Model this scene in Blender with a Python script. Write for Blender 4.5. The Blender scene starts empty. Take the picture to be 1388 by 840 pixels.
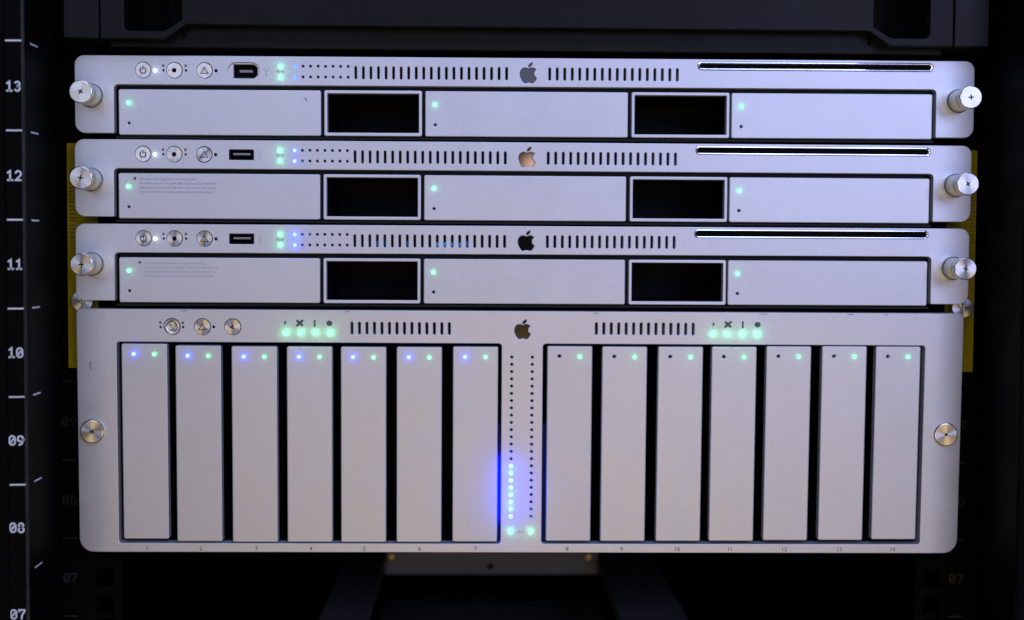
import bpy, math, random
from mathutils import Vector, Matrix
from mathutils.geometry import tessellate_polygon
random.seed(7)
S = 0.001                       # the scene is measured in millimetres: x right, y up, z out towards the room
scn = bpy.context.scene
COL = scn.collection
def B(x, y, z): return Vector((x * S, -z * S, y * S))

# ------------------------------------------------------------------ camera
F_PX, RX, RY, RZ = 1826.08, 0.0453, 0.0218, -0.0065
CAM = (-22.88, -100.37, 726.5)
cam_d = bpy.data.cameras.new('camera'); cam = bpy.data.objects.new('camera', cam_d); COL.objects.link(cam)
scn.camera = cam
cam_d.sensor_width = 36.0; cam_d.lens = F_PX / 1388 * 36
cam_d.clip_start = 0.01; cam_d.clip_end = 50
ROT = Matrix.Rotation(RZ, 3, 'Z') @ Matrix.Rotation(RX, 3, 'X') @ Matrix.Rotation(RY, 3, 'Y')
CONV = Matrix(((1, 0, 0), (0, 0, -1), (0, 1, 0)))
cam.matrix_world = Matrix.Translation(B(*CAM)) @ (CONV @ ROT.transposed()).to_4x4()
cam_d.dof.use_dof = True; cam_d.dof.focus_distance = 0.722; cam_d.dof.aperture_fstop = 4.5

# ------------------------------------------------------------------ world, ceiling lamp, added fill lights, exposure
w = bpy.data.worlds.new('World'); scn.world = w; w.use_nodes = True
w.node_tree.nodes['Background'].inputs[0].default_value = (0.55, 0.58, 0.75, 1)
w.node_tree.nodes['Background'].inputs[1].default_value = 0.01
def area(name, loc, target, sx, sy, power, color):
    l = bpy.data.lights.new(name, 'AREA'); l.shape = 'RECTANGLE'; l.size = sx * S; l.size_y = sy * S
    l.energy = power; l.color = color
    o = bpy.data.objects.new(name, l); COL.objects.link(o)
    p = B(*loc); o.location = p
    o.rotation_euler = (B(*target) - p).to_track_quat('-Z', 'Y').to_euler()
    return o
area('ceiling_lamp', (40, 560, 600), (0, -20, 0), 900, 260, 4.2, (0.46, 0.56, 1.0))
area('cool_right_fill', (720, 300, 1500), (100, -40, 0), 700, 560, 10.4, (0.46, 0.53, 1.0))  # unseen cool fill, added to brighten the upper right
area('cool_left_fill', (-520, 240, 1500), (-100, -40, 0), 500, 420, 2.7, (0.62, 0.70, 1.0))  # second cool fill, added to lift the upper left
area('warm_low_fill', (90, -580, 1500), (-30, -160, 0), 1250, 420, 4.7, (1.0, 0.76, 0.42))  # added warm fill from below, tints the lower trays
area('emblem_fill', (82, -10, 1250), (82, -10, 0), 92, 90, 0.032, (1.0, 0.62, 0.48))  # small warm light added to give the middle emblem a pink reflection
vs = scn.view_settings
vs.view_transform = 'Standard'; vs.look = 'None'; vs.exposure = 0.0; vs.gamma = 1.0; vs.use_curve_mapping = False
cy = scn.cycles
cy.use_denoising = True; cy.use_light_tree = True; cy.sample_clamp_indirect = 4.0; cy.max_bounces = 8; cy.blur_glossy = 0.3

# ------------------------------------------------------------------ materials
def mat(name, color, rough=0.5, metal=0.0, spec=0.5):
    m = bpy.data.materials.new(name); m.use_nodes = True
    b = m.node_tree.nodes['Principled BSDF']
    b.inputs['Base Color'].default_value = (*color, 1); b.inputs['Roughness'].default_value = rough
    b.inputs['Metallic'].default_value = metal; b.inputs['Specular IOR Level'].default_value = spec
    return m
def N(m, t, **kw):
    n = m.node_tree.nodes.new(t)
    for k, v in kw.items():
        if k in n.inputs: n.inputs[k].default_value = v
        else: setattr(n, k, v)
    return n
def L(m, a, b): m.node_tree.links.new(a, b)
def grain(m, color, amp, scale, bump, rough, big=0.03, flecks=0.0):
    """Blasted, anodised or moulded grain: fine speckle, soft blotches, faint bump, rare nicks."""
    b = m.node_tree.nodes['Principled BSDF']
    tc = N(m, 'ShaderNodeNewGeometry').outputs['Position']
    n1 = N(m, 'ShaderNodeTexNoise', Scale=scale, Detail=3.0, Roughness=0.7); L(m, tc, n1.inputs['Vector'])
    n2 = N(m, 'ShaderNodeTexNoise', Scale=38.0, Detail=4.0, Roughness=0.6); L(m, tc, n2.inputs['Vector'])
    r1 = N(m, 'ShaderNodeMapRange'); r1.inputs['From Min'].default_value = 0.3; r1.inputs['From Max'].default_value = 0.7
    r1.inputs['To Min'].default_value = 1 - amp; r1.inputs['To Max'].default_value = 1 + amp; L(m, n1.outputs[0], r1.inputs[0])
    r2 = N(m, 'ShaderNodeMapRange'); r2.inputs['From Min'].default_value = 0.3; r2.inputs['From Max'].default_value = 0.7
    r2.inputs['To Min'].default_value = 1 - big; r2.inputs['To Max'].default_value = 1 + big; L(m, n2.outputs[0], r2.inputs[0])
    mu = N(m, 'ShaderNodeMath', operation='MULTIPLY'); L(m, r1.outputs[0], mu.inputs[0]); L(m, r2.outputs[0], mu.inputs[1])
    out = mu.outputs[0]
    if flecks:
        n3 = N(m, 'ShaderNodeTexNoise', Scale=620.0, Detail=2.0); L(m, tc, n3.inputs['Vector'])
        r3 = N(m, 'ShaderNodeMapRange'); r3.inputs['From Min'].default_value = 0.765; r3.inputs['From Max'].default_value = 0.80
        r3.inputs['To Min'].default_value = 1; r3.inputs['To Max'].default_value = 1 - flecks; L(m, n3.outputs[0], r3.inputs[0])
        m3 = N(m, 'ShaderNodeMath', operation='MULTIPLY'); L(m, out, m3.inputs[0]); L(m, r3.outputs[0], m3.inputs[1]); out = m3.outputs[0]
    vm = N(m, 'ShaderNodeVectorMath', operation='SCALE'); vm.inputs[0].default_value = color; L(m, out, vm.inputs['Scale'])
    L(m, vm.outputs[0], b.inputs['Base Color'])
    rr = N(m, 'ShaderNodeMapRange'); rr.inputs['To Min'].default_value = rough - 0.07; rr.inputs['To Max'].default_value = rough + 0.07
    L(m, n2.outputs[0], rr.inputs[0]); L(m, rr.outputs[0], b.inputs['Roughness'])
    if bump:
        bp = N(m, 'ShaderNodeBump', Strength=bump, Distance=0.00012); L(m, n1.outputs[0], bp.inputs['Height']); L(m, bp.outputs[0], b.inputs['Normal'])
    return m
M = {}
M['alu'] = grain(mat('anodised_aluminium', (.6, .6, .61), .44, .6), (.62, .62, .63), .08, 1500, .03, .46, .045, .55)
M['alu_face'] = grain(mat('satin_aluminium', (.6, .6, .61), .44, .6), (.64, .64, .65), .07, 1500, .03, .48, .04, .3)
b_ = M['alu_face'].node_tree; vm_ = next(n for n in b_.nodes if n.type == 'VECT_MATH'); src_ = vm_.inputs['Scale'].links[0].from_socket
oi_ = N(M['alu_face'], 'ShaderNodeObjectInfo'); mr_ = N(M['alu_face'], 'ShaderNodeMapRange'); mr_.inputs['To Min'].default_value = .955; mr_.inputs['To Max'].default_value = 1.03
mm_ = N(M['alu_face'], 'ShaderNodeMath', operation='MULTIPLY'); L(M['alu_face'], oi_.outputs['Random'], mr_.inputs[0]); L(M['alu_face'], mr_.outputs[0], mm_.inputs[0]); L(M['alu_face'], src_, mm_.inputs[1]); L(M['alu_face'], mm_.outputs[0], vm_.inputs['Scale'])
M['black'] = grain(mat('black_plastic', (.012, .012, .013), .45, 0, .1), (.006, .006, .007), .2, 900, .3, .5, .1)
M['void'] = mat('black_cavity', (.002, .002, .0022), .8, 0, .05)
M['bay'] = mat('dark_bay_plastic', (.011, .011, .013), .55, 0, .15)
M['chrome'] = mat('polished_metal', (.85, .85, .88), .14, .9)
M['mirror'] = mat('polished_emblem', (.55, .54, .54), .045, 1.0)
M['mirror_soft'] = mat('dim_reflection_emblem', (.15, .14, .13), .12, 1.0)  # dark brownish base imitates the dim reflection in the array's emblem
M['emblem_grey'] = mat('grey_reflection_emblem', (.17, .17, .18), .3, 1.0)  # grey base imitates the reflection in the top server's emblem
M['ink'] = mat('grey_print', (.05, .05, .055), .6)
M['fine'] = mat('faint_print', (.555, .555, .58), .6)
M['green_ink'] = mat('dark_icon_print', (.06, .075, .07), .6)
M['seam_glow'] = mat('seam_glow_blue', (.003, .012, .15), .5, 0, .1)  # blue base imitates light leaking in the seams
M['hole'] = mat('black_hole', (.003, .003, .003), .9, 0, .1)
M['usb'] = mat('port_metal', (.22, .21, .2), .4, .6)
M['paint'] = grain(mat('black_powder_coat', (.012, .0115, .011), .4, 0, .03), (.0035, .0033, .003), .25, 700, .5, .55, .15)
M['edge'] = grain(mat('post_edge_highlight', (.03, .03, .03), .4, 0, .2), (.035, .033, .03), .3, 300, 0, .4, .3)  # lighter grey stands in for the highlight along the post's chamfer
M['white'] = grain(mat('white_marking', (.75, .77, .8), .5), (.72, .75, .80), .1, 600, 0, .5, .1)
M['dimwhite'] = mat('shaded_marking', (.014, .015, .015), .6)  # white markings darkened in colour to imitate shade on the rear rails
M['yellow'] = grain(mat('yellow_plastic', (.55, .42, .02), .45, 0, .1), (.25, .19, .002), .08, 700, .2, .45, .08)
M['yellow_ink'] = mat('dark_tick_print', (.07, .05, .01), .6)
M['dgrey'] = grain(mat('dark_grey_bezel', (.03, .03, .034), .45, 0, .1), (.0095, .0090, .0088), .12, 900, .3, .42, .06)
M['brown'] = grain(mat('brown_black_lip', (.014, .011, .009), .5, 0, .15), (.005, .004, .0032), .15, 700, .2, .5, .1)
M['steel'] = grain(mat('grey_steel', (.14, .14, .14), .45, 0, .2), (.22, .225, .24), .1, 400, .2, .5, .1)
M['runner_paint'] = grain(mat('grey_runner_paint', (.02, .02, .02), .5, 0, .2), (.075, .075, .074), .1, 400, .2, .5, .1)
M['floor_paint'] = grain(mat('dark_floor_paint', (.02, .02, .02), .5, 0, .1), (.06, .06, .062), .1, 400, .2, .6, .1)
M['brass'] = mat('brass', (.7, .5, .18), .35, .8)
def turned(name, color, rough):
    m = mat(name, color, rough, .82); b = m.node_tree.nodes['Principled BSDF']
    b.inputs['Anisotropic'].default_value = .92
    t = N(m, 'ShaderNodeTangent', direction_type='RADIAL', axis='Y'); L(m, t.outputs[0], b.inputs['Tangent'])
    return m
M['turned'] = turned('lathe_turned_steel', (.58, .55, .50), .31)
M['knurl'] = mat('nickel_side', (.60, .565, .48), .22, 1.0)
def glow(name, color, strength):
    m = bpy.data.materials.new(name); m.use_nodes = True; nt = m.node_tree; nt.nodes.clear()
    e = nt.nodes.new('ShaderNodeEmission'); e.inputs[0].default_value = (*color, 1); e.inputs[1].default_value = strength
    o = nt.nodes.new('ShaderNodeOutputMaterial'); nt.links.new(e.outputs[0], o.inputs[0]); return m
M['led_green'] = glow('led_green', (.25, 1, .45), 2.2)
M['led_blue'] = glow('led_blue', (.30, .60, 1), 2.4)
M['led_white'] = glow('led_white', (.8, .88, 1), 3.0)
M['led_cyan'] = glow('led_cyan_dim', (.18, .55, .95), 1.1)
M['led_faint'] = glow('led_faint_blue', (.03, .16, .55), .55)
M['led_inner'] = glow('led_behind_grille', (.02, .28, .75), .8)

# ------------------------------------------------------------------ mesh helpers
def link(o, parent=None, loc=None):
    COL.objects.link(o)
    if parent is not None: o.parent = parent
    if loc is not None: o.location = B(*loc)
    return o
def mesh(name, verts, faces, m):
    me = bpy.data.meshes.new(name); me.from_pydata([B(*v) for v in verts], [], faces)
    me.materials.append(M[m] if isinstance(m, str) else m); me.update(); return me
def obj(name, me, parent=None, loc=None): return link(bpy.data.objects.new(name, me), parent, loc)
def thing(name, label, cat, loc=(0, 0, 0), group=None, rot=(0, 0)):
    o = bpy.data.objects.new(name, None); o.empty_display_size = .01; COL.objects.link(o); o.location = B(*loc)
    o.rotation_euler = (rot[0], rot[1], 0)
    o['label'] = label; o['category'] = cat
    if group: o['group'] = group
    return o
def rrect(x0, x1, y0, y1, r, n=5):
    rs = r if isinstance(r, (tuple, list)) else (r,) * 4      # bl, br, tr, tl
    c = [(x0, y0, rs[0], 180), (x1, y0, rs[1], 270), (x1, y1, rs[2], 0), (x0, y1, rs[3], 90)]
    pts = []
    for (x, y, rr, a0) in c:
        if rr <= 0: pts.append((x, y)); continue
        cx = x + rr if x == x0 else x - rr; cy_ = y + rr if y == y0 else y - rr
        for k in range(n + 1):
            a = math.radians(a0 + 90 * k / n); pts.append((cx + rr * math.cos(a), cy_ + rr * math.sin(a)))
    return pts
def circ(x, y, r, n=20): return [(x + r * math.cos(2 * math.pi * k / n), y + r * math.sin(2 * math.pi * k / n)) for k in range(n)]
def slot(x, y0, y1, wd): return rrect(x - wd / 2, x + wd / 2, y0, y1, wd / 2 * .98, 3)
def area2(p): return sum(p[i - 1][0] * p[i][1] - p[i][0] * p[i - 1][1] for i in range(len(p)))
def inset(p, d):
    n = len(p); out = []
    for i in range(n):
        a, b, c = Vector(p[i - 1]), Vector(p[i]), Vector(p[(i + 1) % n])
        e1 = (b - a); e2 = (c - b)
        if e1.length < 1e-9: e1 = e2
        if e2.length < 1e-9: e2 = e1
        e1 = e1.normalized(); e2 = e2.normalized()
        n1 = Vector((-e1.y, e1.x)); n2 = Vector((-e2.y, e2.x)); s = n1 + n2
        if s.length < 1e-6: s = n1
        s = s.normalized(); k = d / max(.5, s.dot(n1)); out.append((b.x + s.x * k, b.y + s.y * k))
    return out
def plate(loops, z0, z1, bev=0.3, back=False, seg=2, bz=1.0):
    """Solid sheet with rounded front edges; the first loop is the outline, the others are holes through it."""
    V, Fc, front = [], [], []
    for li, p in enumerate(loops):
        if (area2(p) > 0) != (li == 0): p = p[::-1]
        rings = [(p, z0)]
        if bev > 0:
            for k in range(seg + 1):
                a = math.pi / 2 * k / seg
                rings.append((inset(p, bev * (1 - math.cos(a))) if k else p, z1 - bev * bz + bev * bz * math.sin(a)))
        else: rings.append((p, z1))
        n = len(p); base = len(V)
        for (q, z) in rings: V += [(x, y, z) for x, y in q]
        for r in range(len(rings) - 1):
            for i in range(n):
                a = base + r * n + i; b = base + r * n + (i + 1) % n
                Fc.append((a, b, b + n, a + n))
        front.append((base + (len(rings) - 1) * n, rings[-1][0], base, p))
    flat = [i for f in front for i in range(f[0], f[0] + len(f[1]))]
    for t in tessellate_polygon([[Vector((x, y, 0)) for x, y in f[1]] for f in front]):
        a, b, c = (V[flat[i]] for i in t)
        cr = (b[0] - a[0]) * (c[1] - a[1]) - (b[1] - a[1]) * (c[0] - a[0])
        Fc.append(tuple(flat[i] for i in (t if cr > 0 else t[::-1])))
    if back:
        bf = [i for f in front for i in range(f[2], f[2] + len(f[3]))]
        for t in tessellate_polygon([[Vector((x, y, 0)) for x, y in f[3]] for f in front]):
            a, b, c = (V[bf[i]] for i in t)
            cr = (b[0] - a[0]) * (c[1] - a[1]) - (b[1] - a[1]) * (c[0] - a[0])
            Fc.append(tuple(bf[i] for i in (t if cr < 0 else t[::-1])))
    return V, Fc
def box(x0, x1, y0, y1, z0, z1):
    v = [(x, y, z) for z in (z0, z1) for y in (y0, y1) for x in (x0, x1)]
    return v, [(0, 2, 3, 1), (4, 5, 7, 6), (0, 1, 5, 4), (2, 6, 7, 3), (0, 4, 6, 2), (1, 3, 7, 5)]
def join(parts):
    V, Fc = [], []
    for v, f in parts:
        n = len(V); V += v; Fc += [tuple(i + n for i in q) for q in f]
    return V, Fc
def lathe(profile, n=32):
    """profile: (radius, z) from the back outwards; a last radius of 0 closes it."""
    V, Fc = [], []
    for (r, z) in profile:
        V += [(r * math.cos(2 * math.pi * k / n), r * math.sin(2 * math.pi * k / n), z) for k in range(n)]
    for i in range(len(profile) - 1):
        for k in range(n):
            a = i * n + k; b = i * n + (k + 1) % n; Fc.append((a, b, b + n, a + n))
    if profile[-1][0] > 0: Fc.append(tuple((len(profile) - 1) * n + k for k in range(n)))
    return V, Fc
def smooth(me, ang=35):
    for p in me.polygons: p.use_smooth = True
    try: me.set_sharp_from_angle(angle=math.radians(ang))
    except Exception: pass
    return me
def ribbon(lines, wd, z=.06):
    """Flat printed strokes: each polyline becomes a strip of width wd."""
    V, Fc = [], []
    for pl in lines:
        closed = len(pl) > 2 and (Vector(pl[0]) - Vector(pl[-1])).length < 1e-6
        p = pl[:-1] if closed else pl
        n = len(p); base = len(V)
        for i in range(n):
            b = Vector(p[i])
            a = Vector(p[i - 1]) if (i or closed) else b - (Vector(p[1]) - b)
            c = Vector(p[(i + 1) % n]) if (i < n - 1 or closed) else b + (b - Vector(p[i - 1]))
            e1 = (b - a).normalized(); e2 = (c - b).normalized()
            n1 = Vector((-e1.y, e1.x)); s = n1 + Vector((-e2.y, e2.x))
            s = s.normalized() if s.length > 1e-6 else n1
            k = wd / 2 / max(.45, s.dot(n1))
            ex = e1 * (-wd * .3) if (i == 0 and not closed) else (e1 * (wd * .3) if (i == n - 1 and not closed) else Vector((0, 0)))
            V += [(b.x + ex.x - s.x * k, b.y + ex.y - s.y * k, z), (b.x + ex.x + s.x * k, b.y + ex.y + s.y * k, z)]
        for i in range(n if closed else n - 1):
            a = base + 2 * i; b = base + 2 * ((i + 1) % n); Fc.append((a, b, b + 1, a + 1))
    return V, Fc
def flat(p, z=.06):
    if area2(p) < 0: p = p[::-1]
    V = [(x, y, z) for x, y in p]; Fc = []
    for t in tessellate_polygon([[Vector((x, y, 0)) for x, y in p]]):
        a, b, c = (V[i] for i in t); cr = (b[0] - a[0]) * (c[1] - a[1]) - (b[1] - a[1]) * (c[0] - a[0])
        Fc.append(tuple(t if cr > 0 else t[::-1]))
    return V, Fc
def arc(cx, cy_, r, a0, a1, n=12): return [(cx + r * math.cos(math.radians(a0 + (a1 - a0) * k / n)), cy_ + r * math.sin(math.radians(a0 + (a1 - a0) * k / n))) for k in range(n + 1)]
def shift(p, dx, dy, s=1.0): return [(x * s + dx, y * s + dy) for x, y in p]

# stroke numerals like the stencilled ones on the rack (unit cell 1 wide, 1.5 high, zero slashed)
DIG = {
 '0': [arc(.5, 1.02, .42, 180, 0, 8) + arc(.5, .48, .42, 0, -180, 8) + [(.08, 1.02)], [(.25, .42), (.75, 1.08)]],
 '1': [[(.14, 1.16), (.52, 1.44), (.52, .06)], [(.12, .06), (.9, .06)]],
 '2': [arc(.5, 1.03, .41, 165, -20, 8) + [(.78, .72), (.12, .06), (.92, .06)]],
 '3': [arc(.46, 1.08, .36, 150, -80, 8) + arc(.46, .42, .38, 80, -150, 9)],
 '7': [[(.08, 1.18), (.08, 1.44), (.92, 1.44), (.92, 1.2), (.5, .6), (.46, .06)]],
 '8': [arc(.5, 1.1, .34, -90, 270, 14), arc(.5, .42, .40, 90, 450, 14)],
 '9': [arc(.5, 1.0, .42, 0, 360, 14), arc(.5, 1.0, .42, 0, 0, 1) + [(.9, .72), (.72, .24), (.3, .06)]],
}
def number(txt, h, wd):
    s = h / 1.5; lines = []; adv = 1.25; tot = adv * len(txt) - .25
    for i, ch in enumerate(txt):
        for pl in DIG[ch]: lines.append([((x + i * adv - tot / 2) * s, (y - .75) * s) for x, y in pl])
    return ribbon(lines, wd, .05)
FONT_CACHE = {}
def text_mesh(txt, size, m):
    key = (txt, size, m)
    if key not in FONT_CACHE:
        c = bpy.data.curves.new('number', 'FONT'); c.body = txt; c.size = size * S; c.align_x = 'CENTER'; c.resolution_u = 3
        o = bpy.data.objects.new('number', c); COL.objects.link(o)
        me = bpy.data.meshes.new_from_object(o.evaluated_get(bpy.context.evaluated_depsgraph_get()))
        bpy.data.objects.remove(o); me.transform(Matrix.Rotation(math.pi / 2, 4, 'X'))
        me.materials.clear(); me.materials.append(M[m]); FONT_CACHE[key] = me
    return FONT_CACHE[key]

# emblem outline: a bitten fruit with a leaf (cubic segments, y downwards, 24-unit cell)
def bez(start, segs, n=5):
    pts = [start]; p = start
    for (a, b, c) in segs:
        P0, P1, P2, P3 = (Vector(p), Vector((p[0] + a[0], p[1] + a[1])), Vector((p[0] + b[0], p[1] + b[1])), Vector((p[0] + c[0], p[1] + c[1])))
        for k in range(1, n + 1):
            t = k / n; q = P0 * (1 - t) ** 3 + P1 * 3 * t * (1 - t) ** 2 + P2 * 3 * t * t * (1 - t) + P3 * t ** 3; pts.append((q.x, q.y))
        p = (P3.x, P3.y)
    if (Vector(pts[0]) - Vector(pts[-1])).length < .05: pts.pop()
    return pts
BODY = bez((12.15, 6.9), [((-.95, 0), (-2.42, -1.08), (-3.96, -1.04)), ((-2.04, .03), (-3.91, 1.18), (-4.96, 3.01)),
    ((-2.12, 3.68), (-.55, 9.1), (1.52, 12.09)), ((1.01, 1.45), (2.21, 3.09), (3.79, 3.04)), ((1.52, -.07), (2.09, -.99), (3.94, -.99)),
    ((1.83, 0), (2.35, .99), (3.96, .95)), ((1.64, -.03), (2.68, -1.48), (3.68, -2.95)), ((1.16, -1.69), (1.64, -3.33), (1.66, -3.42)),
    ((-.04, -.01), (-3.18, -1.22), (-3.22, -4.86)), ((-.03, -3.04), (2.48, -4.49), (2.6, -4.56)), ((-1.43, -2.09), (-3.62, -2.32), (-4.39, -2.38)),
    ((-2, -.16), (-3.68, 1.09), (-4.61, 1.09))])
LEAF = bez((15.53, 3.83), [((.84, -1.01), (1.4, -2.43), (1.25, -3.83)), ((-1.21, .05), (-2.66, .81), (-3.53, 1.82)),
    ((-.78, .9), (-1.45, 2.34), (-1.27, 3.71)), ((1.34, .1), (2.72, -.69), (3.56, -1.7))])
def emblem_loop(p, cx, cy_, s): return [((x - 11.6) * s + cx, (14.9 - y) * s + cy_) for x, y in p]

def bend_ears(me, x0, k):
    """The outer ends of a face roll back very slightly."""
    import bmesh
    bm = bmesh.new(); bm.from_mesh(me)
    for s_ in (-1, 1):
        for d in (0, 3, 6, 9, 12, 15):
            bmesh.ops.bisect_plane(bm, geom=bm.verts[:] + bm.edges[:] + bm.faces[:], plane_co=(s_ * (x0 + d) * S, 0, 0), plane_no=(1, 0, 0))
    for v in bm.verts:
        d = abs(v.co.x) / S - x0
        if d > 0: v.co.y += k * d * d * S
    bm.to_mesh(me); bm.free(); return smooth(me, 18)

# ------------------------------------------------------------------ shared small parts
ME = {}
def led_mesh(r, m):
    k = ('led', r, m)
    if k not in ME: ME[k] = smooth(mesh('led', *lathe([(r, -1.2), (r, 0), (r * .8, .22), (r * .4, .36), (0.01, .4)], 14), m))
    return ME[k]
GLOWCOL = {'green': (.10, 1.0, .34), 'blue': (.0, .035, 1.0), 'white': (.62, .75, 1.0), 'cyan': (.05, .5, 1.0)}
def led(parent, x, y, r, m, name='status_led', z=0.0, spill=0.0, h=2.0, col='green'):
    """A lit indicator: glowing dome, and the light it throws on the metal around it."""
    o = obj(name, led_mesh(r, m), parent, (x, y, z))
    if spill:
        l = bpy.data.lights.new('led_spill', 'POINT'); l.energy = spill * 2.2e-4; l.color = GLOWCOL[col]; l.shadow_soft_size = .0008
        lo = bpy.data.objects.new('led_spill', l); COL.objects.link(lo); lo.parent = parent; lo.location = B(x, y, z + h)
    return o
def button_mesh(): 
    if 'btn' not in ME: ME['btn'] = mesh('button', *lathe([(4.1, -3), (4.1, -.12), (3.95, .05), (0.01, .05)], 40), 'turned')
    return ME['btn']
def socket_mesh():
    if 'sock' not in ME: ME['sock'] = mesh('lock_socket', *lathe([(4.1, -3), (4.1, -.12), (3.95, .05), (1.25, .05), (1.2, -.1)], 40), 'turned')
    return ME['sock']
def icon(parent, name, geo, x, y, z=0.0, m='ink'):
    return obj(name, mesh(name, *geo, m), parent, (x, y, z))
POWER = lambda: ribbon([arc(0, -.15, 1.55, 125, 415, 22), [(0, .35), (0, 2.05)]], .62)
TRI = lambda s=1: ribbon([[(-1.95 * s, -1.3), (1.95 * s, -1.3), (0, 2.0), (-1.95 * s, -1.3)]], .46)
BANG = lambda: ribbon([[(0, 1.0), (0, -.2)], [(0, -.55), (0, -.8)]], .3)
PADLOCK = lambda: join([flat([(-.62, -.6), (.62, -.6), (.62, .25), (-.62, .25)]), ribbon([arc(0, .25, .42, 0, 180, 8)], .25)])
LINKICON = lambda: ribbon([[(-.9, .75), (-1.75, 0), (-.9, -.75)], [(.9, .75), (1.75, 0), (.9, -.75)], [(-.75, 0), (-.45, 0)], [(-.15, 0), (.15, 0)], [(.45, 0), (.75, 0)]], .26)
USBICON = lambda: join([ribbon([[(0, -2.1), (0, 1.9)], [(0, -1.1), (-1.0, -.2), (-1.0, .7)], [(0, -.6), (1.0, .2), (1.0, 1.1)]], .28), flat(circ(0, -2.1, .42, 10)), flat([(-.45, 1.7), (.45, 1.7), (0, 2.5)])])
FIREICON = lambda: join([ribbon([[(0, -2.0), (0, -.1), (-1.1, 1.2)], [(0, -.1), (1.1, 1.1)]], .42), flat(circ(-1.2, 1.3, .42, 10)), flat(circ(1.3, 1.5, .5, 10)), flat(circ(0, -2.0, .4, 10))])
def thumbscrew_parts(parent, x, y, length, r, ang, z=0.0):
    """Captive thumbscrew: collar on the panel, straight shank and a turned head with a cross recess."""
    k = ('ts', length, r)
    if k not in ME:
        ME[k] = smooth(mesh('thumb_screw', *lathe([(r + .1, 0), (r + .35, .25), (r + .35, 1.6), (r - .1, 2.0), (r - .35, 2.6), (r - .35, length - 5.2), (r - .02, length - 4.4), (r - .02, length - .7), (r - .25, length - .15), (r - .55, length)], 44), 'knurl'), 30)
        ME[('th', length, r)] = mesh('screw_head', *lathe([(r - .5, length - .2), (r - .5, length + .03), (.01, length + .03)], 44), 'turned')
        c = [(.42, .42), (.42, 1.75), (-.42, 1.75), (-.42, .42), (-1.75, .42), (-1.75, -.42), (-.42, -.42), (-.42, -1.75), (.42, -1.75), (.42, -.42), (1.75, -.42), (1.75, .42)]
        ME[('tc', length, r)] = mesh('cross_recess', *flat(shift(c, 0, 0, .82), length + .06), 'hole')
    s = obj('thumb_screw', ME[k], parent, (x, y, z)); hd = obj('screw_head', ME[('th', length, r)], s); cr = obj('cross_recess', ME[('tc', length, r)], s)
    s.rotation_euler = (0, ang, 0)
    return s

# ------------------------------------------------------------------ the rack: posts, rails, numbers
rack = thing('server_rack', 'black steel rack with white unit numbers 07 to 13 down its left post', 'rack', (0, 0, 0))
PZ = 46.7
def post(sx):
    pts = [(-251.8, PZ - 1.2), (-253.0, PZ), (-261.0, PZ), (-261.6, PZ + 1.2), (-300, PZ + 1.6), (-300, -60), (-262, -60), (-262, -8), (-251.8, -4)]
    V, Fc = [], []; ys = (60, -380); n = len(pts)
    for yy in ys: V += [(sx * x, yy, z) for x, z in pts]
    for i in range(n):
        a, b = i, (i + 1) % n; q = (a, b, b + n, a + n); Fc.append(q if sx < 0 else q[::-1])
    return obj('front_post', mesh('front_post', V, Fc, 'paint'), rack)
pl = post(1); pr = post(-1)
obj('edge_highlight', mesh('edge_highlight', [(-251.76, 60, PZ - 1.2), (-251.76, -380, PZ - 1.2), (-252.96, -380, PZ + .06), (-252.96, 60, PZ + .06)], [(0, 3, 2, 1)], 'edge'), pl)  # strip painted lighter as the chamfer's highlight
TICK = mesh('tick_mark', *flat([(-4.0, -.45), (4.0, -.38), (4.0, .42), (-4.0, .36)], .06), 'white')
STICK = mesh('side_tick', [(0, -.5, 0), (0, -.42, -11.6), (0, .42, -11.6), (0, .45, 0)], [(0, 1, 2, 3)], 'white')
for k in range(8):
    ty = 1.5 - 44.45 * k
    if k < 7 and k != 6:
        t = obj('tick_mark', TICK, pl, (-256.8, ty, PZ))
        t.rotation_euler = (0, random.uniform(-.01, .01), 0)
    obj('side_tick', STICK, pl, (-251.72, ty, 37.3 + random.uniform(-.5, .5)))
    n_ = 13 - k
    if n_ >= 7: obj('unit_number', mesh('unit_number', *number('%02d' % n_, 4.9, .86), 'white'), pl, (-256.9 - .08 * k, -21.1 - 44.3 * k, PZ))
RZF = -33
def rail(sx):
    # folded mounting rail with square holes, three to a unit, behind the ears
    loops = [[(-262, -370), (-226, -370), (-226, 60), (-262, 60)]]
    for k in range(-1, 8):
        for d in (6.35, 22.2, 38.1):
            yy = 1.5 - 44.45 * k - d
            if yy > -365: loops.append(rrect(-240.5, -231, yy - 4.75, yy + 4.75, .4, 2))
    loops = [[(sx * x, y) for x, y in lp] for lp in loops]
    return obj('mounting_rail', mesh('mounting_rail', *plate(loops, RZF - 2, RZF, .25, seg=1), 'paint'), rack)
rl = rail(1); rr_ = rail(-1)
RTICK = mesh('tick_mark', *flat([(-4.0, -.4), (4.0, -.4), (4.0, .4), (-4.0, .4)], .06), 'dimwhite')
for (par, xx) in ((rl, -255.2), (rr_, 249.5)):
    for k in range(3, 8):
        obj('tick_mark', RTICK, par, (xx, 1.5 - 44.45 * k, RZF))
        n_ = 13 - k
        if 7 <= n_: obj('unit_number', mesh('unit_number', *number('%02d' % n_, 5.2, .85), 'dimwhite'), par, (xx, -21.4 - 44.4 * k, RZF))
obj('side_panel', mesh('side_panel', *box(-302, -300, -380, 60, -460, 52), 'paint'), rack)
obj('side_panel', mesh('side_panel', *box(300, 302, -380, 60, -460, 52), 'paint'), rack)
bk = obj('rack_interior', mesh('rack_interior', *box(-300, 300, -380, 60, -462, -460), 'void')); bk['kind'] = 'structure'
obj('bottom_panel', mesh('bottom_panel', *box(-300, 300, -400, -380, -460, 52), 'void'), rack)
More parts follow.
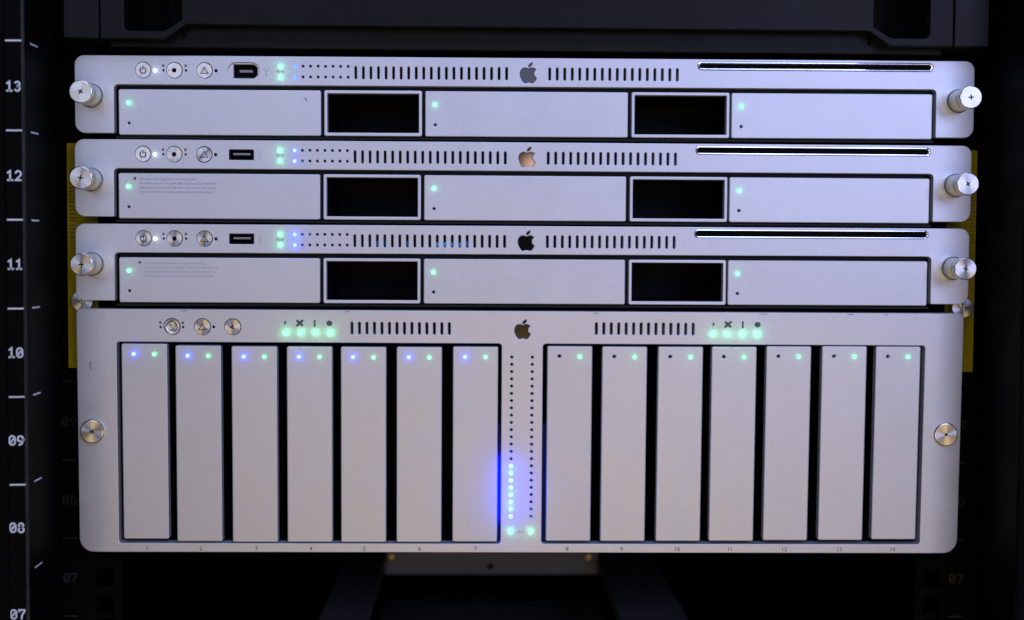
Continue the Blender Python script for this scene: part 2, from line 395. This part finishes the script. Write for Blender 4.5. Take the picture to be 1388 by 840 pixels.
obj('top_panel', mesh('top_panel', *box(-300, 300, 60, 80, -460, 30), 'void'), rack)

# ------------------------------------------------------------------ the device above: dark bezel with two grip pockets
top = thing('black_rack_device', 'dark grey device above the silver servers, only its lower bezel in view', 'server', (1.0, 0, 12))
H = 60
out = [(-224.6, 8.4), (-191, 8.4), (-180, 16), (180, 16), (191, 8.4), (224.6, 8.4), (224.6, H), (-224.6, H)]
def pocket(s):
    p = [(182.2, 18.2), (191.6, 12.4), (209.5, 12.4), (211.2, 12.9), (212.2, 14.6), (212.2, 52), (182.2, 52)]
    return [(s * x, y) for x, y in p]
obj('bezel', mesh('bezel', *plate([out, pocket(1), pocket(-1)], -8, 0, .5), 'dgrey'), top)
for s in (-1, 1):
    a, b = sorted((s * 225.4, s * 243.6))
    obj('end_cap', mesh('end_cap', *plate([rrect(a, b, 8.4, H, .6, 2)], -14, 0, .4), 'dgrey'), top)
    # pocket floor slopes back from the inner side
    q = pocket(s); c0, c1 = (s * 182.2, s * 213)
    V = [(c0, 10, -8), (c0, 54, -8), (s * 194, 54, -24), (s * 194, 10, -24)]
    f = [(0, 3, 2, 1)]
    obj('grip_pocket', mesh('grip_pocket', V, f if s > 0 else [t[::-1] for t in f], 'dgrey'), top)
obj('lower_lip', mesh('lower_lip', *plate([[(-222, 5.2), (222, 5.2), (222, 11), (192, 11), (181.5, 18), (181.5, 50), (-181.5, 50), (-181.5, 18), (-192, 11), (-222, 11)]], -26, -10, .6), 'brown'), top)
obj('chassis', mesh('chassis', *box(-218, 218, 5.0, H, -300, -28), 'void'), top)

# ------------------------------------------------------------------ the three thin servers
BAYX = 220.4
MODS = [(-218.0, -110.6), (-54.9, 53.9), (109.7, 218.4)]
VENTS = [(-108.8, -56.6), (55.8, 108.6)]
def outline():
    Hh = 41.2; Wd = 241.3; p = []
    p += arc(-Wd + 5, -5, 5, 180, 90, 6)[::1]; p = p[::-1]; p = p[::-1]
    seq = []
    seq += arc(Wd - 5, -5, 5, 90, 0, 6)
    seq += arc(Wd - 5.5, -Hh + 5.5, 5.5, 0, -90, 6)
    seq += [(BAYX + .5, -Hh), (BAYX, -Hh + .5)]
    seq += arc(BAYX - 2.2, -15.4 - 2.2, 2.2, 0, 90, 5)
    seq += arc(-BAYX + 2.2, -15.4 - 2.2, 2.2, 90, 180, 5)
    seq += [(-BAYX, -Hh + .5), (-BAYX - .5, -Hh)]
    seq += arc(-Wd + 5.5, -Hh + 5.5, 5.5, 270, 180, 6)
    seq += arc(-Wd + 5, -5, 5, 180, 90, 6)
    return seq
LED_Y = (-5.15, -10.85)
def server(idx, label, loc, rot, port, lit):
    t = thing('rack_server', label, 'server', loc, 'thin silver rack servers stacked above the drive array', (0, rot))
    yb = -7.75
    holes = []
    for x in (-204.9, -188.4, -172.4): holes.append(circ(x, yb, 4.3, 36))
    for x in (-198.6, -166.4): holes.append(circ(x, yb - .1, .85, 12))
    for x in (-194.2, -182.3): holes.append(circ(x, yb - .1, .6, 10))
    for y in LED_Y: holes.append(circ(-132.0, y, 1.05, 14))
    for c in range(8):
        for y in LED_Y: holes.append(circ(-124.1 + 4.0 * c, y, .72, 10))
    for k in range(21): holes.append(slot(-92.0 + 4.03 * k, -11.85, -5.0, 1.3))
    for k in range(18): holes.append(slot(11.7 + 4.035 * k, -11.85, -5.0, 1.3))
    holes.append(emblem_loop(BODY, .05, -9.3, .46)); holes.append(emblem_loop(LEAF, .05, -9.3, .46))
    holes.append(rrect(91.2, 218.6, -5.9, -1.35, 2.2, 6))
    if port == 'round': holes.append(rrect(-160.0, -143.4, -12.0, -3.4, 4.25, 8))
    else: holes.append(rrect(-159.2, -146.0, -10.55, -5.0, .35, 2))
    fp = obj('faceplate', mesh('faceplate', *plate([outline()] + holes, -5, 0, .28), 'alu'), t); bend_ears(fp.data, 224, .002)
    # dark plastic carrier behind the face, with the two air ducts through it
    loops = [[(-219, -43.2), (219, -43.2), (219, -.8), (-219, -.8)]]
    for a, b in VENTS: loops.append(rrect(a + 1.6, b - 1.6, -40.2, -19.6, .3, 1))
    obj('carrier', mesh('carrier', *plate(loops, -8, -6, 0), 'bay'), t)
    obj('carrier_sill', mesh('carrier_sill', *box(-219.8, 219.8, -43.9, -42.7, -9, -1.2), 'bay'), t)
    obj('chassis', mesh('chassis', *box(-218, 218, -43.4, -.8, -420, -62), 'void'), t)
    obj('top_cover', mesh('top_cover', *box(-218, 218, -1.6, -.8, -62, -8), 'black'), t)
    obj('bottom_cover', mesh('bottom_cover', *box(-218, 218, -43.4, -42.6, -62, -9), 'black'), t)
    for mi, (a, b) in enumerate(MODS):
        dm = obj('drive_module', mesh('drive_module', *plate([rrect(a, b, -42.1, -17.9, (.9, .9, .9, .9), 3), circ(a + 5.3, -25.0, .95, 14), circ(a + 5.3, -35.9, .72, 10)], -5.8, random.uniform(-.1, .25), .42), 'alu_face'), t)
        led(dm, a + 5.3, -25.0, .95, 'led_green', 'status_led', 0, .7, 1.8, 'green')
        if mi == 0 and port != 'round':
            # small printed notice: a padlock and four lines far too fine to read
            x0 = a + (8.2 if idx == 1 else 10.6); parts = []
            for ln, wdt in enumerate((31, 40, 39.5, 38)):
                x = x0 + 3.0
                yy = -20.9 - 2.25 * ln
                while x < x0 + 2 + wdt:
                    for _ in range(random.randint(3, 8)):
                        ww = random.uniform(.28, .52); hh = random.choice((.62, .62, .9))
                        parts.append(flat([(x, yy - .45), (x + ww, yy - .45), (x + ww, yy - .45 + hh), (x, yy - .45 + hh)], .3)); x += ww + .2
                    x += .45
            obj('fine_print', mesh('fine_print', *join(parts), 'fine'), dm)
            icon(dm, 'padlock_icon', PADLOCK(), x0 + .6, -20.6, .25, 'ink')
    for a, b in VENTS:
        fr = obj('vent_frame', mesh('vent_frame', *plate([rrect(a, b, -42.1, -17.8, .9, 3), rrect(a + 1.7, b - 1.7, -40.3, -19.5, .25, 2)], -5, .35, .35), 'alu_face'), t)
        x0, x1, y0, y1, z0, z1 = a + 1.65, b - 1.65, -40.3, -19.5, -58, -5
        V = [(x, y, z) for z in (z0, z1) for y in (y0, y1) for x in (x0, x1)]
        obj('air_duct', mesh('air_duct', V, [(0, 1, 3, 2), (0, 4, 5, 1), (2, 3, 7, 6), (0, 2, 6, 4), (1, 5, 7, 3)], 'black'), fr)
    # controls
    pb = obj('power_button', button_mesh(), t, (-204.9, yb, 0)); icon(pb, 'power_icon', POWER(), 0, 0, .05)
    pb.rotation_euler = (random.uniform(-.03, .03), 0, random.uniform(-.03, .03))
    lb = obj('lock_button', socket_mesh(), t, (-188.4, yb, 0))
    obj('key_recess', mesh('key_recess', *join([flat([(1.3 * math.cos(k * math.pi / 3), 1.3 * math.sin(k * math.pi / 3)) for k in range(6)], .02), flat(circ(-2.9, .1, .3, 8), .07)]), 'hole'), lb)
    lb.rotation_euler = (0, [0, .5, 1.0][idx], 0)
    ab = obj('locator_button', button_mesh(), t, (-172.4, yb, 0)); icon(ab, 'triangle_icon', TRI(), 0, -.2, .05); icon(ab, 'exclamation_mark', BANG(), 0, -.2, .05)
    ab.rotation_euler = ([.0, -.13, .02][idx], 0, [.02, .10, -.02][idx])
    for x in (-194.2, -182.3): icon(t, 'padlock_icon', PADLOCK(), x, yb + 2.45, .01)
    led(t, -198.6, yb - .1, .95, 'led_white', 'power_led', 0, .6, 2.2, 'white')
    if port == 'round':
        rp = obj('firewire_port', mesh('firewire_port', *plate([rrect(-160, -143.4, -12, -3.4, 4.2, 8), [(-157.2, -11.6), (-146.2, -11.6), (-144.4, -9.8), (-144.4, -6.1), (-146.2, -4.3), (-157.2, -4.3)]], -4.2, -1.1, .2), 'alu'), t)
        obj('port_shell', mesh('port_shell', *plate([[(-156.6, -11.2), (-146.4, -11.2), (-144.8, -9.6), (-144.8, -6.3), (-146.4, -4.7), (-156.6, -4.7)]], -5, -3.4, .1), 'hole'), rp)
        obj('contact_tongue', mesh('contact_tongue', *plate([rrect(-154.0, -147.0, -8.6, -7.2, .2, 1)], -3.5, -1.4, .15), 'usb'), rp)
        icon(t, 'firewire_icon', FIREICON(), -139.6, yb - .2, 0, 'fine')
    else:
        rp = obj('usb_port', mesh('usb_port', *plate([rrect(-159.2, -146, -10.55, -5.0, .3, 1), rrect(-158.4, -146.8, -10.05, -5.55, .2, 1)], -4.8, -.35, .1), 'black'), t)
        obj('port_back', mesh('port_back', *box(-158.6, -146.6, -10.2, -5.4, -4.9, -4.6), 'hole'), rp)
        obj('contact_tongue', mesh('contact_tongue', *plate([rrect(-157.2, -147.8, -8.0, -6.8, .15, 1)], -4.6, -1.0, .15), 'usb'), rp)
        icon(t, 'usb_icon', USBICON(), -142.7, yb, 0, 'fine')
    for y in LED_Y: led(t, -132.0, y, 1.15, 'led_green', 'network_led', 0, 1.5, 2.2, 'green')
    icon(t, 'network_icon', LINKICON(), -132.0, -8.0, 0, 'green_ink')
    for (c, r, m, sp) in lit:
        o = led(t, -124.1 + 4.0 * c, LED_Y[r], .85 if sp else .7, m, 'activity_led', -.1 if sp else -.5, sp, 2.2, 'blue')
    em = obj('emblem', mesh('emblem', *join([plate([emblem_loop(BODY, .05, -9.3, .455)], -3, -.75, .12), plate([emblem_loop(LEAF, .05, -9.3, .455)], -3, -.75, .1)]), 'emblem_grey' if idx == 0 else 'mirror'), t)
    # disc slot: polished rim around a dark opening
    rw = (1.0, .8, .75)[idx]
    rim = obj('disc_slot', mesh('disc_slot', *plate([rrect(91.25, 218.55, -5.85, -1.4, 2.15, 6), rrect(91.25 + rw, 218.55 - rw, -5.85 + rw, -1.4 - rw, 2.15 - rw, 6)], -3.0, .15, rw * .47, seg=1, bz=.42), 'chrome'), t)
    obj('slot_opening', mesh('slot_opening', *box(91.3, 218.5, -5.8, -1.5, -4.2, -3.02), 'hole'), rim)
    for s in (-1, 1): thumbscrew_parts(t, s * 232.2, -21.6, 20, 6.0, random.uniform(0, 1.5))
    if idx == 2:
        for k, (si, st) in enumerate([(3, .4), (4, .15), (7, .3), (11, 1), (12, 1), (13, .75), (14, .75), (15, .45)]):
            x = -92.0 + 4.03 * si; g = glow('led_behind_grille', (.02, .26, .75), .75 * st)
            obj('grille_led', mesh('grille_led', *plate([rrect(x - .75, x + .75, -11.2, -9.0 + .7 * (st < .5), .6, 3)], -5.6, -4.4, .3), g), t)
    SERVERS.append(t)
    return t
SERVERS = []
server(0, 'topmost silver server, with a rounded port recess and no notice on its drives', (.6, 1.75, .5), -.0026, 'round', [(0, 0, 'led_cyan', .35), (0, 1, 'led_cyan', .45)])
server(1, 'middle silver server of three, its emblem shining copper pink', (.2, -43.15, 0), -.0006, 'usb', [(0, 0, 'led_blue', 1.2), (0, 1, 'led_blue', 1.2), (1, 1, 'led_faint', 0)])
server(2, 'lowest thin silver server, with blue light behind its grille and a black emblem', (.1, -88.0, -.5), -.0012, 'usb', [(0, 0, 'led_blue', 5.0), (0, 1, 'led_blue', 5.0), (1, 0, 'led_faint', 0), (1, 1, 'led_faint', 0), (2, 0, 'led_faint', 0)])

# ------------------------------------------------------------------ the tall drive array
TILT = math.radians(1.4)
arr = thing('drive_array', 'tall silver storage array with fourteen upright drive trays, lowest in the stack', 'storage array', (-.9, -133.9, .3), None, (TILT, 0))
AW, AH = 240.3, 132.4
BAYS = [(-218.6, -11.6), (10.8, 219.0)]; BT, BB = -17.7, -127.4
holes = [rrect(a, b, BB, BT, 1.6, 4) for a, b in BAYS]
ab_y = -9.4
BTN = [-188.9, -172.6, -156.4]
for x in BTN: holes.append(circ(x, ab_y, 4.5, 36))
for x in (-195.0, -183.0): holes.append(circ(x, ab_y - .3, .6, 10))
holes.append(circ(-166.6, ab_y - .1, .7, 10))
SL = [(-128.0 + 7.95 * k, -12.35) for k in range(4)]; SR = [(103.3 + 8.03 * k, -11.9) for k in range(4)]
for x, y in SL + SR: holes.append(circ(x, y, 1.0, 12))
for k in range(14):
    holes.append(slot(-92.4 + 4.035 * k, -13.0, -6.4, 1.3)); holes.append(slot(39.6 + 4.04 * k, -12.6, -6.0, 1.3))
CX = (-6.1, 5.0); CY0, CP = -25.0, 3.965
for x in CX:
    for k in range(23): holes.append(circ(x, CY0 - CP * k, .72, 10))
    holes.append(circ(x, -120.7, 1.05, 12))
holes.append(emblem_loop(BODY, -.55, -11.2, .44)); holes.append(emblem_loop(LEAF, -.55, -11.2, .44))
fp = obj('faceplate', mesh('faceplate', *plate([rrect(-AW, AW, -AH, 0, (7.5, 7.5, 3.0, 3.0), 6)] + holes, -7, 0, .35), 'alu'), arr); bend_ears(fp.data, 223, .0052)
obj('emblem', mesh('emblem', *join([plate([emblem_loop(BODY, -.55, -11.2, .435)], -3, -.75, .12), plate([emblem_loop(LEAF, -.55, -11.2, .435)], -3, -.75, .1)]), 'mirror_soft'), arr)
# bay boxes: dark sides and back
for a, b in BAYS:
    x0, x1, y0, y1, z0, z1 = a + .02, b - .02, BB + .02, BT - .02, -60, -7
    V = [(x, y, z) for z in (z0, z1) for y in (y0, y1) for x in (x0, x1)]
    obj('drive_bay', mesh('drive_bay', V, [(0, 1, 3, 2), (0, 4, 5, 1), (2, 3, 7, 6), (0, 2, 6, 4), (1, 5, 7, 3)], 'bay'), arr)
obj('back_board', mesh('back_board', *plate([[(-236, -131), (236, -131), (236, -1), (-236, -1)]] + [rrect(a - .1, b + .1, BB - .1, BT + .1, .2, 1) for a, b in BAYS], -10, -8, 0), 'bay'), arr)
obj('chassis', mesh('chassis', *box(-219.5, 219.8, -131.2, -1.2, -420, -61), 'void'), arr)
obj('top_cover', mesh('top_cover', *box(-219.5, 219.8, -1.9, -1.2, -61, -10), 'black'), arr)
obj('bottom_cover', mesh('bottom_cover', *box(-219.5, 219.8, -131.2, -130.5, -61, -10), 'black'), arr)
TX = [-216.1, -187.2, -157.1, -127.5, -98.4, -68.3, -37.9, 13.1, 42.9, 73.3, 102.5, 132.3, 162.7, 192.1]
TT = [-18.7, -19.5, -19.8, -19.8, -19.8, -19.7, -19.4, -18.9, -19.0, -18.9, -18.8, -18.4, -18.2, -17.9 - .3]
TW, TH = 24.5, 107.0
for i, (x, yt) in enumerate(zip(TX, TT)):
    zf = random.uniform(-.25, .35)
    tr = obj('drive_tray', mesh('drive_tray', *plate([rrect(x, x + TW, yt - TH + (.5 if i in (0, 13) else 0), yt, .9, 3), circ(x + 6.6, yt - 5.5, .8, 12), circ(x + 17.7, yt - 5.5, .9, 12)], -5, zf, .5), 'alu_face'), arr)
    obj('tray_body', mesh('tray_body', *plate([rrect(x + .7, x + TW - .7, yt - TH + 1.2, yt - .7, .5, 1)], -58, -5, 0), 'black'), tr)
    led(tr, x + 17.7, yt - 5.5, .95, 'led_green', 'status_led', zf, .4 if i < 7 else .5, 1.7, 'green')
    if i < 7: led(tr, x + 6.6, yt - 5.5, .95, 'led_blue', 'activity_led', zf, 3.2, 2.0, 'blue')
    obj('bay_number', text_mesh(str(i + 1), 3.3, 'ink'), arr, (x + TW / 2 + (.4 if i < 7 else -.4), -131.35, .06))
# controls
lb = obj('lock_button', mesh('lock_button', *lathe([(4.3, -3), (4.3, -.3), (4.0, .0), (3.2, .05), (2.6, -.25), (1.3, -.3)], 40), 'turned'), arr, (BTN[0], ab_y, 0))
obj('key_recess', mesh('key_recess', *flat(circ(0, 0, 1.4, 12), -.32), 'hole'), lb)
bb = obj('locator_button', smooth(mesh('locator_button', *lathe([(4.3, -3), (4.3, -.12), (4.15, .05), (0.01, .05)], 40), 'turned'), 20), arr, (BTN[1], ab_y, 0)); icon(bb, 'triangle_icon', TRI(), 0, -.2, .05)
bb = obj('mute_button', bb.data, arr, (BTN[2], ab_y, 0))
icon(bb, 'speaker_icon', join([flat([(-1.7, -.55), (-.9, -.55), (-.9, .55), (-1.7, .55)]), flat([(-.85, -.5), (.55, -1.8), (.55, 1.8), (-.85, .5)])]), 0, 0, .05)
for x in (-195.0, -183.0): icon(arr, 'padlock_icon', PADLOCK(), x, ab_y + 2.2, .01)
BOLT = lambda: flat([(.45, 1.6), (-.65, -.05), (-.02, -.05), (-.5, -1.6), (.8, .4), (.12, .4)])
FAN = lambda: join([ribbon([[(-1.15, -1.15), (1.15, 1.15)], [(-1.05, 1.05), (1.05, -1.05)]], 1.05), flat(circ(0, 0, .55, 10), .07)])
THERM = lambda: join([flat(rrect(-.38, .38, -1.0, 1.55, .36, 3)), flat(circ(0, -1.15, .5, 10), .07)])
GEAR = lambda: flat([((1.4 if k % 2 else 1.12) * math.cos(k * math.pi / 8), (1.4 if k % 2 else 1.12) * math.sin(k * math.pi / 8)) for k in range(16)])
for row in (SL, SR):
    for (x, y), g, nm in zip(row, (BOLT, FAN, THERM, GEAR), ('bolt_icon', 'fan_icon', 'thermometer_icon', 'gear_icon')):
        ic = icon(arr, nm, g(), x - .3, y + 5.25, 0, 'green_ink'); ic.scale = (1.3, 1, 1.2); led(arr, x, y, 1.2, 'led_green', 'status_led', 0, 3.0, 2.6, 'green')
for x in CX: led(arr, x, -120.7, 1.2, 'led_green', 'link_led', 0, 2.2, 2.6, 'green')
for k in range(15, 23): led(arr, CX[0], CY0 - CP * k, 1.2, 'led_blue', 'activity_led', 0, 42.0 if k in (16, 19, 21) else 0, 8.0, 'blue')
for k in (21, 22): led(arr, CX[1], CY0 - CP * k, .7, 'led_faint', 'activity_led', -.4)
lk = icon(arr, 'link_icon', LINKICON(), -.6, -120.7, 0, 'ink'); lk.scale = (.7, 1, .8)
# added blue strips for the seam glow; an unseen light fills the left one
for x0, x1 in ((-13.35, -11.65), (10.85, 13.05)):
    obj('seam_glow_strip', mesh('seam_glow_strip', *plate([rrect(x0, x1, -126.6, -62, .2, 1)], -7, -5.6, .1), 'seam_glow'), arr)
l = bpy.data.lights.new('seam_fill', 'AREA'); l.shape = 'RECTANGLE'; l.size = .8 * S; l.size_y = 34 * S; l.energy = 5.5e-3; l.color = (.0, .05, 1)  # area light added out of sight in the seam
lo = bpy.data.objects.new('seam_fill', l); COL.objects.link(lo); lo.parent = arr; lo.location = B(-12.4, -98, -2.0); lo.rotation_euler = (-math.pi / 2, 0, 0)
lo.rotation_euler = Vector((0, 1, 0)).to_track_quat('-Z', 'Z').to_euler()
for x, zz in ((-232.0, 0), (231.4, 0)):
    s = obj('thumb_screw', smooth(mesh('thumb_screw', *lathe([(6.4, 0), (6.4, 1.0), (6.1, 1.35), (5.8, 1.45)], 44), 'knurl'), 30), arr, (x, -66.2, 0))
    hd = obj('screw_head', mesh('screw_head', *lathe([(5.85, 1.3), (5.85, 1.47), (.01, 1.47)], 44), 'turned'), s)
    if x < 0:
        c = [(.3, .3), (.3, 1.5), (-.3, 1.5), (-.3, .3), (-1.5, .3), (-1.5, -.3), (-.3, -.3), (-.3, -1.5), (.3, -1.5), (.3, -.3), (1.5, -.3), (1.5, .3)]
        obj('cross_recess', mesh('cross_recess', *flat(c, 1.5), 'hole'), s)
    else: obj('centre_dimple', mesh('centre_dimple', *flat(circ(0, 0, .8, 10), 1.5), 'hole'), s)
    s.rotation_euler = (0, .4, 0)

# ------------------------------------------------------------------ yellow strips and screws behind the ears
for sx, lab in ((-1, 'yellow plastic strip with black ticks behind the left ears of the servers'), (1, 'yellow plastic strip with black ticks behind the right ears of the servers')):
    t = thing('yellow_strip', lab, 'strip', (sx * 241.0, -44.5, -13), 'yellow strips beside the servers')
    obj('strip', mesh('strip', *plate([rrect(-8.2, 8.2, -122.5, 0, .8, 3)], -2, 0, .3), 'yellow'), t)
    tk = []
    for k in range(19):
        y = -14 - 2.05 * k + random.uniform(-.3, .3); wd = random.uniform(2.6, 4.6); x = sx * 7.4 if sx > 0 else -7.0
        if sx > 0: tk.append(flat([(x - wd * .6, y), (x, y), (x, y + .7), (x - wd * .6, y + .75)]))
        else: tk.append(flat([(x, y), (x + wd, y - .1), (x + wd, y + .65), (x, y + .7)]))
    for k, v in enumerate(tk): obj('tick', mesh('tick', *v, 'yellow_ink'), t)
for x, y, lab in ((-239.6, -130.0, 'round nickel screw peeking out behind the left ear of the lowest thin server'), (240.4, -130.9, 'round nickel screw peeking out behind the right ear of the lowest thin server')):
    t = thing('rack_screw', lab, 'screw', (x, y, -6.8), 'round screws behind the ears')
    obj('head', smooth(mesh('head', *lathe([(5.9, -6), (5.9, 0), (5.6, .4), (.01, .55)], 36), 'turned'), 25), t)
    obj('drive_slot', mesh('drive_slot', *ribbon([[(-2.6, 1.6), (-.6, -1.6)], [(-.4, 2.6), (.2, -3.2)], [(1.4, 2.0), (1.4, -2.4)]], .4, .6), 'ink'), t)

# ------------------------------------------------------------------ empty space below: shelf on two flat runners
sh = thing('sliding_shelf', 'dim grey steel shelf frame deep in the gap below the drive array', 'shelf', (0, -330, 0))
for x0, x1 in ((-123, -94), (64, 106)):
    obj('runner', mesh('runner', *box(x0, x1, -8, 0, -300, -40), 'runner_paint'), sh)
obj('cross_bar', mesh('cross_bar', *plate([rrect(-93.9, 63.9, -12.8, 10, .3, 1), circ(-16, -7, 2.4, 14)], -272, -268, .3), 'steel'), sh)
obj('tray_floor', mesh('tray_floor', *box(-93.5, 63.5, -33, -31, -266, -40), 'floor_paint'), sh)
for x in (-90.0, 57.4): obj('brass_stud', smooth(mesh('brass_stud', *lathe([(3.0, 0), (3.0, 3), (2.2, 4.2), (.01, 4.6)], 14), 'brass')), sh, (x, 0.5, -268))

# ------------------------------------------------------------------ wear: small nicks and scratches that the faces carry
def scuff(parent, pts, wd, z): obj('scuff_mark', mesh('scuff_mark', *ribbon([pts], wd, z), 'ink'), parent)
scuff(arr, [(-232.6, -28.3), (-232.9, -30.2), (-232.4, -32.4)], .28, .04)
for x, l in ((-184, 3.5), (-96, 2.2), (38, 2.8), (128, 4.0), (176, 3.0), (196, 2.0)):
    scuff(arr, [(x, -.75), (x + l * .5, -.95), (x + l, -.7)], .3, .04)
scuff(SERVERS[0], [(-119.6, -22.0), (-118.4, -22.3), (-118.1, -23.6)], .25, .32)
